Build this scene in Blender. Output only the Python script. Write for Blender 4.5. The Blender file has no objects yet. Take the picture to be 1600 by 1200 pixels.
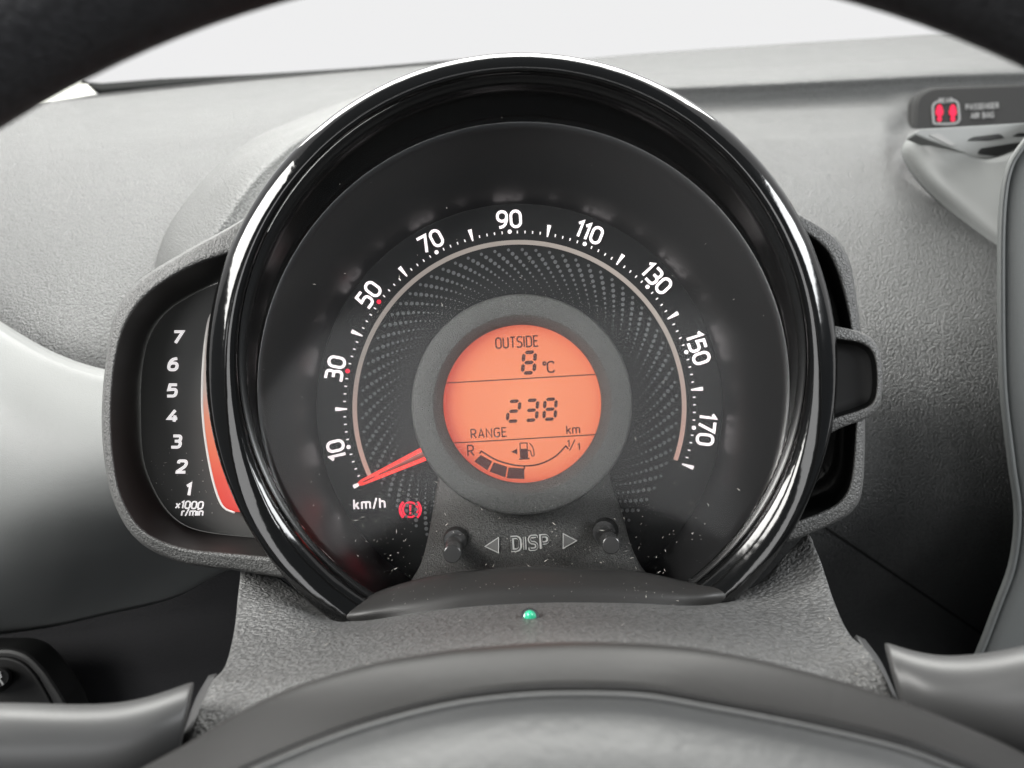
import bpy, math, random
from mathutils import Vector, Matrix
random.seed(7)
R_ = math.radians

# ------------------------------------------------------------------ camera
F_PX = 1250.0                      # focal length in pixels of the 1600 px wide photo
CAM = Vector((0.0, 0.0, 1.15))
PITCH, ROLL = R_(-27.0), R_(3.2)
fw = Vector((0, math.cos(PITCH), math.sin(PITCH)))
r0 = Vector((1, 0, 0)); u0 = r0.cross(fw)
rt = r0 * math.cos(ROLL) - u0 * math.sin(ROLL)
up = u0 * math.cos(ROLL) + r0 * math.sin(ROLL)

def P(u, v, d):
    """world point that the photograph shows at (u, v), d metres along the view axis"""
    return CAM + fw * d + rt * ((u - 800) * d / F_PX) - up * ((v - 600) * d / F_PX)

scene = bpy.context.scene
col = scene.collection
cd = bpy.data.cameras.new('camera'); cam = bpy.data.objects.new('camera', cd); col.objects.link(cam)
cam.matrix_world = Matrix(((rt.x, up.x, -fw.x, CAM.x), (rt.y, up.y, -fw.y, CAM.y), (rt.z, up.z, -fw.z, CAM.z), (0, 0, 0, 1)))
cd.sensor_fit = 'HORIZONTAL'; cd.sensor_width = 36; cd.lens = 36 * F_PX / 1600
cd.clip_start = 0.01; cd.clip_end = 100
cd.dof.use_dof = True; cd.dof.focus_distance = 0.285; cd.dof.aperture_fstop = 12.5
scene.camera = cam

# ------------------------------------------------------------------ light
world = bpy.data.worlds.new('World'); scene.world = world; world.use_nodes = True
bg = world.node_tree.nodes['Background']
bg.inputs[0].default_value = (0.80, 0.90, 1.0, 1); bg.inputs[1].default_value = 0.14

def area(name, loc, target, sx, sy, power, color=(1, 1, 1)):
    l = bpy.data.lights.new(name, 'AREA'); l.shape = 'RECTANGLE'; l.size = sx; l.size_y = sy
    l.energy = power; l.color = color
    o = bpy.data.objects.new(name, l); col.objects.link(o); o.location = loc
    o.rotation_euler = (Vector(target) - Vector(loc)).to_track_quat('-Z', 'Y').to_euler()
    return o
# daylight that falls in through the windscreen and the two front side windows
area('windscreen_daylight', (0.0, 1.25, 1.80), (0.0, 0.40, 1.05), 1.8, 0.6, 55, (1.0, 1.0, 0.96))
area('driver_window_daylight', (-0.80, 0.0, 1.72), (-0.05, 0.28, 1.02), 0.95, 0.42, 32, (1.0, 0.99, 0.96))
area('passenger_window_daylight', (1.15, -0.05, 1.72), (0.0, 0.3, 1.02), 0.8, 0.4, 24, (0.97, 0.99, 1.0))

area('rear_fill_light', (-0.15, -1.15, 1.62), (0.0, 0.28, 1.05), 1.3, 0.55, 11, (1.0, 1.0, 1.0))  # unseen fill lamp added behind the camera to brighten the dial

vs = scene.view_settings
vs.view_transform = 'Standard'; vs.look = 'None'; vs.exposure = 0; vs.gamma = 1; vs.use_curve_mapping = False
scene.cycles.use_denoising = True
scene.cycles.max_bounces = 5; scene.cycles.diffuse_bounces = 2; scene.cycles.glossy_bounces = 3; scene.cycles.adaptive_threshold = 0.02; scene.cycles.transparent_max_bounces = 12
scene.cycles.caustics_reflective = False; scene.cycles.caustics_refractive = False

# ------------------------------------------------------------------ materials
def mat(name, base, rough=0.5, spec=0.5, emit=None, estr=0.0, metal=0.0, coat=0.0):
    m = bpy.data.materials.new(name); m.use_nodes = True
    b = m.node_tree.nodes['Principled BSDF']
    if not isinstance(base, tuple): base = (base, base, base)
    b.inputs['Base Color'].default_value = (*base, 1)
    b.inputs['Roughness'].default_value = rough; b.inputs['Specular IOR Level'].default_value = spec
    b.inputs['Metallic'].default_value = metal; b.inputs['Coat Weight'].default_value = coat
    if emit:
        b.inputs['Emission Color'].default_value = (*emit, 1); b.inputs['Emission Strength'].default_value = estr
        m.cycles.emission_sampling = 'NONE'
    return m

def N(m, t): return m.node_tree.nodes.new(t)
def L(m, a, b): m.node_tree.links.new(a, b)

BUMP = 2.2
def grain(m, scale, strength, dist, stretch=(1, 1, 1), mottle=0.15, warp=0.6, fine=True):
    """moulded leather grain: rounded cells with creases between them, plus slow patchy wear"""
    b = m.node_tree.nodes['Principled BSDF']
    tc = N(m, 'ShaderNodeTexCoord'); mp = N(m, 'ShaderNodeMapping'); mp.inputs['Scale'].default_value = stretch
    L(m, tc.outputs['Object'], mp.inputs['Vector'])
    nz = N(m, 'ShaderNodeTexNoise'); nz.inputs['Scale'].default_value = scale * 0.6; nz.inputs['Detail'].default_value = 2
    L(m, mp.outputs[0], nz.inputs['Vector'])
    sub = N(m, 'ShaderNodeVectorMath'); sub.operation = 'SUBTRACT'; sub.inputs[1].default_value = (0.5, 0.5, 0.5)
    L(m, nz.outputs['Color'], sub.inputs[0])
    sc = N(m, 'ShaderNodeVectorMath'); sc.operation = 'SCALE'; sc.inputs['Scale'].default_value = warp * 2.2 / scale
    L(m, sub.outputs[0], sc.inputs[0])
    ad = N(m, 'ShaderNodeVectorMath'); L(m, mp.outputs[0], ad.inputs[0]); L(m, sc.outputs[0], ad.inputs[1])
    vo = N(m, 'ShaderNodeTexVoronoi'); vo.feature = 'F1'; vo.inputs['Scale'].default_value = scale
    L(m, ad.outputs[0], vo.inputs['Vector'])
    iv = N(m, 'ShaderNodeMath'); iv.operation = 'SUBTRACT'; iv.inputs[0].default_value = 1.0; L(m, vo.outputs['Distance'], iv.inputs[1])
    n2 = N(m, 'ShaderNodeTexNoise'); n2.inputs['Scale'].default_value = scale * 2.6; n2.inputs['Detail'].default_value = 3
    L(m, tc.outputs['Object'], n2.inputs['Vector'])
    mx = N(m, 'ShaderNodeMath'); mx.operation = 'MULTIPLY_ADD'; mx.inputs[1].default_value = 0.35 if fine else 0.0
    L(m, n2.outputs['Fac'], mx.inputs[0]); L(m, iv.outputs[0], mx.inputs[2])
    bp = N(m, 'ShaderNodeBump'); bp.inputs['Strength'].default_value = 1.0; bp.inputs['Distance'].default_value = dist * strength * BUMP
    L(m, mx.outputs[0], bp.inputs['Height']); L(m, bp.outputs[0], b.inputs['Normal'])
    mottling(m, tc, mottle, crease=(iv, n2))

def mottling(m, tc, amount, scale=14, crease=None):
    b = m.node_tree.nodes['Principled BSDF']
    n3 = N(m, 'ShaderNodeTexNoise'); n3.inputs['Scale'].default_value = scale; n3.inputs['Detail'].default_value = 5
    L(m, tc.outputs['Object'], n3.inputs['Vector'])
    mr = N(m, 'ShaderNodeMapRange'); mr.inputs['From Min'].default_value = .3; mr.inputs['From Max'].default_value = .7
    r = b.inputs['Roughness'].default_value
    mr.inputs['To Min'].default_value = r - 0.06; mr.inputs['To Max'].default_value = r + 0.06
    L(m, n3.outputs['Fac'], mr.inputs['Value']); L(m, mr.outputs[0], b.inputs['Roughness'])
    mc = N(m, 'ShaderNodeMix'); mc.data_type = 'RGBA'
    c = b.inputs['Base Color'].default_value[:]
    mc.inputs['A'].default_value = tuple(x * (1 - amount) for x in c[:3]) + (1,)
    mc.inputs['B'].default_value = tuple(min(1, x * (1 + amount)) for x in c[:3]) + (1,)
    L(m, n3.outputs['Fac'], mc.inputs['Factor']); L(m, mc.outputs['Result'], b.inputs['Base Color'])
    if crease:                                   # grain relief shading put into the colour: darker creases, lighter tops
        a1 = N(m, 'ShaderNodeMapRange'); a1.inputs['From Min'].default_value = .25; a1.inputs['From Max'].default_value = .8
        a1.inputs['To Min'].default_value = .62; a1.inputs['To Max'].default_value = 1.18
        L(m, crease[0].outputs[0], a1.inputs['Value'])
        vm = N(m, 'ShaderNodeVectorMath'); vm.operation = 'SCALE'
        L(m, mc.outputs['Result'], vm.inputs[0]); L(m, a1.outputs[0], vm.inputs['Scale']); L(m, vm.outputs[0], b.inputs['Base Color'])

def fine_noise(m, scale, strength, dist, mottle=0.1):
    b = m.node_tree.nodes['Principled BSDF']
    tc = N(m, 'ShaderNodeTexCoord'); nz = N(m, 'ShaderNodeTexNoise'); nz.inputs['Scale'].default_value = scale; nz.inputs['Detail'].default_value = 3
    L(m, tc.outputs['Object'], nz.inputs['Vector'])
    bp = N(m, 'ShaderNodeBump'); bp.inputs['Strength'].default_value = strength; bp.inputs['Distance'].default_value = dist
    L(m, nz.outputs['Fac'], bp.inputs['Height']); L(m, bp.outputs[0], b.inputs['Normal'])
    mottling(m, tc, mottle)

M = {}
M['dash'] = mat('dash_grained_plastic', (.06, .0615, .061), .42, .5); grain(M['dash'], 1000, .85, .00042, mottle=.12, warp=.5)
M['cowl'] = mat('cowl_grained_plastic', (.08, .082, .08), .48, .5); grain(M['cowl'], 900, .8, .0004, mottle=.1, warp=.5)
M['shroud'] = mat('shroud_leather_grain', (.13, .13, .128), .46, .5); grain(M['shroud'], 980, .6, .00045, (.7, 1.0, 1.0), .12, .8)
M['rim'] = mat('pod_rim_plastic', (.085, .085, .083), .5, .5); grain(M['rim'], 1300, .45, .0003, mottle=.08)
M['satin'] = mat('satin_grey_plastic', (.155, .16, .157), .54, .4); fine_noise(M['satin'], 2200, .5, .0003, .08)
M['stack'] = mat('console_grey_plastic', (.075, .079, .078), .55, .38); fine_noise(M['stack'], 2200, .5, .0003, .08)
M['lip'] = mat('smooth_charcoal_plastic', (.02, .0193, .0187), .48, .4); fine_noise(M['lip'], 1500, .12, .0002, .15)
M['gloss'] = mat('piano_black', .004, .09, .5); fine_noise(M['gloss'], 75, .05, .004, .1)
M['wall'] = mat('semi_gloss_black', .006, .24, .5)
M['cone'] = mat('dial_surround_black', (.034, .034, .035), .31, 1.0)
M['band'] = mat('scale_black', (.010, .0105, .011), .5, .3)
M['dial'] = mat('dial_black', (.007, .0075, .008), .45, .3)
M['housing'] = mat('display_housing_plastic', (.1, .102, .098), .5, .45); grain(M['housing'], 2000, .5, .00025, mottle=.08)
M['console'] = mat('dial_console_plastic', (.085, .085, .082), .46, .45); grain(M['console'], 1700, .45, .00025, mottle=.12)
M['black'] = mat('matt_black', .006, .55, .3)
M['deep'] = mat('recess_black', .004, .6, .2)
M['podface'] = mat('rev_counter_face', (.05, .05, .048), .45, .4); fine_noise(M['podface'], 1200, .1, .0002, .1)
M['white'] = mat('lit_white_print', .7, .5, .3, (1, .89, .90), .95)
M['tachw'] = mat('white_print', .75, .5, .3, (1, .95, .95), .62)
M['red'] = mat('lit_red', (.6, .01, .02), .4, .3, (1, .02, .07), .95)
M['needle_red'] = mat('needle_red', (.6, .01, .01), .35, .4, (1, .035, .02), .95)
M['needle_top'] = mat('needle_clear_top', (.30, .17, .15), .25, .6, (1, .1, .06), .12)
M['dots'] = mat('dot_grey', (.13, .135, .138), .55, .3)
M['lcdink'] = mat('lcd_segment', (.06, .012, .01), .5, .3)
M['emboss'] = mat('embossed_plastic', (.62, .62, .6), .4, .5)
M['tri'] = mat('embossed_triangle', (.17, .17, .165), .5, .5)
M['btn'] = mat('button_black', (.025, .025, .025), .2, .7)
M['chrome'] = mat('chrome', .7, .18, .5, metal=1.0)
M['led'] = mat('green_led_dome', (.03, .5, .27), .15, .5, (.05, .8, .42), .06, coat=.5)
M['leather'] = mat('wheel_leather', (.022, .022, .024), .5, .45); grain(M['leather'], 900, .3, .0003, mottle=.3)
M['hubband'] = mat('hub_smooth_plastic', (.013, .0124, .012), .5, .3); fine_noise(M['hubband'], 500, .15, .0003, .3)
M['pad'] = mat('hub_pad_plastic', (.066, .067, .067), .5, .4); fine_noise(M['pad'], 420, .35, .0006, .12)
M['felt'] = mat('footwell_felt', (.006, .006, .0068), .9, .2); fine_noise(M['felt'], 900, .8, .001, .4)
M['stalk'] = mat('stalk_satin_plastic', (.055, .055, .055), .44, .42); fine_noise(M['stalk'], 900, .06, .0003, .1)
M['seal'] = mat('rubber_seal', (.006, .0065, .0065), .9, .1)
M['trim'] = mat('pillar_trim', (.5, .5, .46), .6, .3)
M['panel'] = mat('indicator_panel', (.012, .012, .012), .7, .2)
M['print'] = mat('grey_print', (.16, .16, .16), .6, .2)
M['signal_red'] = mat('lit_signal_red', (.25, .0, .01), .6, .2, (1, .01, .09), .75)
M['barwhite'] = mat('light_guide_edge', (.62, .6, .58), .4, .4, (1, .9, .85), .12)
M['dust'] = mat('dust', (.48, .46, .42), .9, .1)

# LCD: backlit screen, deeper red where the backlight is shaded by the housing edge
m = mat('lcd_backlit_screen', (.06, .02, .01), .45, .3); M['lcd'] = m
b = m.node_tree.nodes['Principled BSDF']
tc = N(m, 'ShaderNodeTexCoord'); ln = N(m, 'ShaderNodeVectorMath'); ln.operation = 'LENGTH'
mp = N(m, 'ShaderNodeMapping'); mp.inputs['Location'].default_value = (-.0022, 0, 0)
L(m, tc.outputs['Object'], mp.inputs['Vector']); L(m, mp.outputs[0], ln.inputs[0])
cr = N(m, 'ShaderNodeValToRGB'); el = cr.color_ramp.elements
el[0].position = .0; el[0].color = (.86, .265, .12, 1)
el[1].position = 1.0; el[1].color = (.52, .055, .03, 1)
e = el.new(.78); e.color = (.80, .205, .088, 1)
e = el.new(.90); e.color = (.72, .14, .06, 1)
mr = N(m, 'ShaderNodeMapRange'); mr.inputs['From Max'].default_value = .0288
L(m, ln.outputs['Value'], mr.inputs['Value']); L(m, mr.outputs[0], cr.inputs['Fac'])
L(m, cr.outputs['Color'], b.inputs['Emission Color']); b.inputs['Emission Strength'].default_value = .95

# scale arc: translucent strip, lit from the orange lamps near its two ends
m = mat('scale_arc_strip', (.25, .22, .20), .5, .3); M['arc'] = m
b = m.node_tree.nodes['Principled BSDF']
tc = N(m, 'ShaderNodeTexCoord'); sx = N(m, 'ShaderNodeSeparateXYZ'); L(m, tc.outputs['Object'], sx.inputs[0])
mr = N(m, 'ShaderNodeMapRange'); mr.inputs['From Min'].default_value = -.045; mr.inputs['From Max'].default_value = .02
L(m, sx.outputs['Z'], mr.inputs['Value'])
cr = N(m, 'ShaderNodeValToRGB'); el = cr.color_ramp.elements
el[0].color = (.62, .30, .23, 1); el[1].color = (.19, .165, .145, 1)
L(m, mr.outputs[0], cr.inputs['Fac']); L(m, cr.outputs['Color'], b.inputs['Emission Color']); b.inputs['Emission Strength'].default_value = .9

# rev counter bar: white light guide, lit orange to red in its lower part
m = mat('rev_light_guide', (.06, .045, .04), .45, .3); M['bar'] = m
b = m.node_tree.nodes['Principled BSDF']
tc = N(m, 'ShaderNodeTexCoord'); sx = N(m, 'ShaderNodeSeparateXYZ'); L(m, tc.outputs['Object'], sx.inputs[0])
mr = N(m, 'ShaderNodeMapRange'); mr.inputs['From Min'].default_value = -.030; mr.inputs['From Max'].default_value = .030
L(m, sx.outputs['Z'], mr.inputs['Value'])
cr = N(m, 'ShaderNodeValToRGB'); el = cr.color_ramp.elements
el[0].color = (.85, .02, .012, 1); el[1].color = (.40, .40, .38, 1)
for p, c in ((.16, (.9, .05, .02, 1)), (.32, (.9, .15, .055, 1)), (.5, (.8, .24, .13, 1)), (.66, (.5, .40, .36, 1))):
    e = el.new(p); e.color = c
L(m, mr.outputs[0], cr.inputs['Fac']); L(m, cr.outputs['Color'], b.inputs['Emission Color']); b.inputs['Emission Strength'].default_value = .8

def clear(name, refl, rough):
    m = bpy.data.materials.new(name); m.use_nodes = True; nt = m.node_tree; nt.nodes.clear()
    o = N(m, 'ShaderNodeOutputMaterial'); t = N(m, 'ShaderNodeBsdfTransparent'); g = N(m, 'ShaderNodeBsdfGlossy')
    g.inputs['Roughness'].default_value = rough
    fr = N(m, 'ShaderNodeFresnel'); fr.inputs['IOR'].default_value = refl
    x = N(m, 'ShaderNodeMixShader'); L(m, fr.outputs[0], x.inputs[0]); L(m, t.outputs[0], x.inputs[1]); L(m, g.outputs[0], x.inputs[2])
    L(m, x.outputs[0], o.inputs['Surface']); return m
M['lens'] = clear('clear_lens', 1.16, .12)
M['glass'] = clear('windscreen_glass', 1.02, .02)

m = bpy.data.materials.new('overcast_sky'); m.use_nodes = True; M['sky'] = m
m.node_tree.nodes.clear(); o = N(m, 'ShaderNodeOutputMaterial'); e = N(m, 'ShaderNodeEmission')
m.cycles.emission_sampling = 'NONE'; e.inputs[0].default_value = (.862, .862, .866, 1); L(m, e.outputs[0], o.inputs['Surface'])

# ------------------------------------------------------------------ object helpers
ORG = {}
def root(name, loc, label, cat, group=None):
    o = bpy.data.objects.new(name, None); col.objects.link(o); o.location = loc; o.empty_display_size = .02
    o['label'] = label; o['category'] = cat
    if group: o['group'] = group
    ORG[o] = Vector(loc); return o

def mk(name, verts, faces, m, parent=None, smooth=True, solid=0, face_cam=False, label=None, kind=None, center=None, bevel=0):
    verts = [Vector(v) for v in verts]
    c = Vector(center) if center else sum(verts, Vector()) / len(verts)
    me = bpy.data.meshes.new(name); me.from_pydata([v - c for v in verts], [], faces); me.update()
    if face_cam:
        s = 0
        for p in me.polygons: s += p.area * p.normal.dot(CAM - (p.center + c))
        if s < 0: me.flip_normals()
    if smooth:
        for p in me.polygons: p.use_smooth = True
    me.materials.append(M[m])
    o = bpy.data.objects.new(name, me); col.objects.link(o)
    ORG[o] = c
    if parent:
        o.parent = parent; o.location = c - ORG[parent]
    else: o.location = c
    if solid:
        md = o.modifiers.new('thickness', 'SOLIDIFY'); md.thickness = solid; md.offset = -1
    if bevel:
        md = o.modifiers.new('bevel', 'BEVEL'); md.width = bevel; md.segments = 2; md.limit_method = 'ANGLE'
    if label: o['label'] = label
    if kind: o['kind'] = kind
    return o

def cr_point(p0, p1, p2, p3, t):
    return 0.5 * ((2 * p1) + (p2 - p0) * t + (2 * p0 - 5 * p1 + 4 * p2 - p3) * t * t + (3 * p1 - p0 - 3 * p2 + p3) * t ** 3)

def spline(pts, n, closed=False, linear=False):
    """n points spread evenly along a Catmull-Rom curve through pts"""
    k = len(pts); dense = []
    segs = k if closed else k - 1
    for i in range(segs):
        if closed: a, b_, c, d = (pts[(i + j) % k] for j in (-1, 0, 1, 2))
        else:
            b_, c = pts[i], pts[i + 1]
            a = pts[i - 1] if i else b_ * 2 - c
            d = pts[i + 2] if i + 2 < k else c * 2 - b_
        for j in range(12):
            t = j / 12
            dense.append(b_.lerp(c, t) if linear else cr_point(a, b_, c, d, t))
    dense.append(pts[0] if closed else pts[-1])
    acc = [0]
    for i in range(1, len(dense)): acc.append(acc[-1] + (dense[i] - dense[i - 1]).length)
    out = []; j = 0
    m_ = n if closed else n - 1
    for i in range(n):
        s = acc[-1] * i / m_
        while j < len(acc) - 2 and acc[j + 1] < s: j += 1
        w = (s - acc[j]) / max(1e-12, acc[j + 1] - acc[j])
        out.append(dense[j].lerp(dense[j + 1], min(1, w)))
    return out

def grid_faces(nr, nc, closed=False):
    f = []
    for i in range(nr - 1):
        for j in range(nc if closed else nc - 1):
            k = (j + 1) % nc
            f.append((i * nc + j, i * nc + k, (i + 1) * nc + k, (i + 1) * nc + j))
    return f

def loft(name, rows, m, parent=None, n=48, sub=6, linear=False, closed=False, solid=.002, label=None, kind=None, byu=False):
    if byu:
        R = []
        for r in rows:
            row = []
            for i in range(n):
                u = r[0][0] + (r[-1][0] - r[0][0]) * i / (n - 1); k = 0
                while k < len(r) - 2 and r[k + 1][0] < u: k += 1
                t = (u - r[k][0]) / (r[k + 1][0] - r[k][0])
                row.append(P(u, r[k][1] + (r[k + 1][1] - r[k][1]) * t, r[k][2] + (r[k + 1][2] - r[k][2]) * t))
            R.append(row)
    else: R = [spline([P(*q) for q in r], n, closed) for r in rows]
    cols = []
    nr = (len(R) - 1) * sub + 1
    for j in range(n):
        c = [R[i][j] for i in range(len(R))]
        if linear:
            o = []
            for i in range(len(c) - 1):
                for s in range(sub): o.append(c[i].lerp(c[i + 1], s / sub))
            o.append(c[-1])
        else:
            o = []
            for i in range(len(c) - 1):
                a = c[i - 1] if i else c[i] * 2 - c[i + 1]; d = c[i + 2] if i + 2 < len(c) else c[i + 1] * 2 - c[i]
                for s in range(sub): o.append(cr_point(a, c[i], c[i + 1], d, s / sub))
            o.append(c[-1])
        cols.append(o)
    V = [cols[j][i] for i in range(nr) for j in range(n)]
    return mk(name, V, grid_faces(nr, n, closed), m, parent, solid=solid, face_cam=True, label=label, kind=kind)

def sweep(name, path, radii, m, parent=None, seg=12, n=40, label=None, linear=False, kind=None):
    """round bar along world points; radii interpolated along it; closed ends"""
    pts = spline(path, n, linear=linear)
    V = []; Fc = []
    prev = None
    for i, p in enumerate(pts):
        t = (pts[min(i + 1, n - 1)] - pts[max(i - 1, 0)]).normalized()
        if prev is None:
            a = t.cross(fw); a = a.normalized() if a.length > .1 else t.cross(up).normalized()
        else: a = (prev - t * prev.dot(t)).normalized()
        prev = a; b2 = t.cross(a)
        x = i / (n - 1) * (len(radii) - 1); k = min(int(x), len(radii) - 2) if len(radii) > 1 else 0
        r = radii[k] + (radii[k + 1] - radii[k]) * (x - k) if len(radii) > 1 else radii[0]
        for s in range(seg):
            q = 2 * math.pi * s / seg
            V.append(p + a * (math.cos(q) * r) + b2 * (math.sin(q) * r))
    Fc = grid_faces(n, seg, True)
    Fc.append(tuple(range(seg))[::-1]); Fc.append(tuple((n - 1) * seg + s for s in range(seg)))
    o = mk(name, V, Fc, m, parent, label=label, kind=kind)
    o.data.set_sharp_from_angle(angle=R_(50))
    return o

def plate(name, poly, d, th, m, parent=None, smooth=False, label=None, kind=None, bevel=0, center=None):
    """solid with a pixel outline, front at depth d, th metres thick"""
    k = len(poly)
    V = [P(u, v, dval(d, u, v)) for u, v in poly] + [P(u, v, dval(d, u, v)) + fw * th for u, v in poly]
    Fc = [tuple(range(k)), tuple(range(2 * k - 1, k - 1, -1))] + [(i, i + k, (i + 1) % k + k, (i + 1) % k) for i in range(k)]
    o = mk(name, V, Fc, m, parent, smooth, label=label, kind=kind, bevel=bevel, center=center)
    s = sum(p.area * p.normal.dot(-fw) for p in o.data.polygons if p.index == 0)
    if s < 0: o.data.flip_normals()
    return o

from mathutils.bvhtree import BVHTree
def surf(o):
    """depth of a built surface below a pixel of the photograph"""
    t = BVHTree.FromPolygons([v.co + ORG[o] for v in o.data.vertices], [tuple(p.vertices) for p in o.data.polygons])
    def f(u, v):
        r = (P(u, v, 1) - CAM).normalized(); h = t.ray_cast(CAM, r)
        return (h[0] - CAM).dot(fw) if h[0] else None
    return f

# ------------------------------------------------------------------ stroke lettering
def fillet(pts, r, closed=False):
    k = len(pts); out = []
    for i, p in enumerate(pts):
        pr = p[2] if len(p) > 2 else r
        x, y = p[0], p[1]
        if (not closed and i in (0, k - 1)) or pr <= 0: out.append((x, y)); continue
        a, c = pts[i - 1], pts[(i + 1) % k]
        va = (a[0] - x, a[1] - y); vc = (c[0] - x, c[1] - y)
        la = math.hypot(*va); lc = math.hypot(*vc)
        q = min(pr, la * .5, lc * .5)
        A = (x + va[0] / la * q, y + va[1] / la * q); C = (x + vc[0] / lc * q, y + vc[1] / lc * q)
        for s in range(7):
            t = s / 6; kx = .55
            # cubic arc
            B1 = (A[0] + (x - A[0]) * kx, A[1] + (y - A[1]) * kx); B2 = (C[0] + (x - C[0]) * kx, C[1] + (y - C[1]) * kx)
            w = ((1 - t) ** 3, 3 * t * (1 - t) ** 2, 3 * t * t * (1 - t), t ** 3)
            out.append(tuple(w[0] * A[j] + w[1] * B1[j] + w[2] * B2[j] + w[3] * C[j] for j in (0, 1)))
    o2 = [out[0]]
    for p in out[1:]:
        if math.hypot(p[0] - o2[-1][0], p[1] - o2[-1][1]) > 1e-4: o2.append(p)
    if closed and math.hypot(o2[0][0] - o2[-1][0], o2[0][1] - o2[-1][1]) < 1e-4: o2.pop()
    return o2

def stroke(pts, w, closed=False):
    n = len(pts); Lf = []; Rt = []
    for i in range(n):
        if closed: a, b_, c = pts[i - 1], pts[i], pts[(i + 1) % n]
        else: a, b_, c = pts[max(i - 1, 0)], pts[i], pts[min(i + 1, n - 1)]
        d1 = (b_[0] - a[0], b_[1] - a[1]); d2 = (c[0] - b_[0], c[1] - b_[1])
        l1 = math.hypot(*d1); l2 = math.hypot(*d2)
        if l1 < 1e-9: d1, l1 = d2, l2
        if l2 < 1e-9: d2, l2 = d1, l1
        n1 = (-d1[1] / l1, d1[0] / l1); n2 = (-d2[1] / l2, d2[0] / l2)
        mx, my = n1[0] + n2[0], n1[1] + n2[1]; ml = math.hypot(mx, my)
        if ml < .2: mx, my, k = n1[0], n1[1], 1
        else:
            mx /= ml; my /= ml; k = min(1 / max(.4, mx * n1[0] + my * n1[1]), 2)
        Lf.append((b_[0] + mx * k * w / 2, b_[1] + my * k * w / 2)); Rt.append((b_[0] - mx * k * w / 2, b_[1] - my * k * w / 2))
    return Lf, Rt

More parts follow.
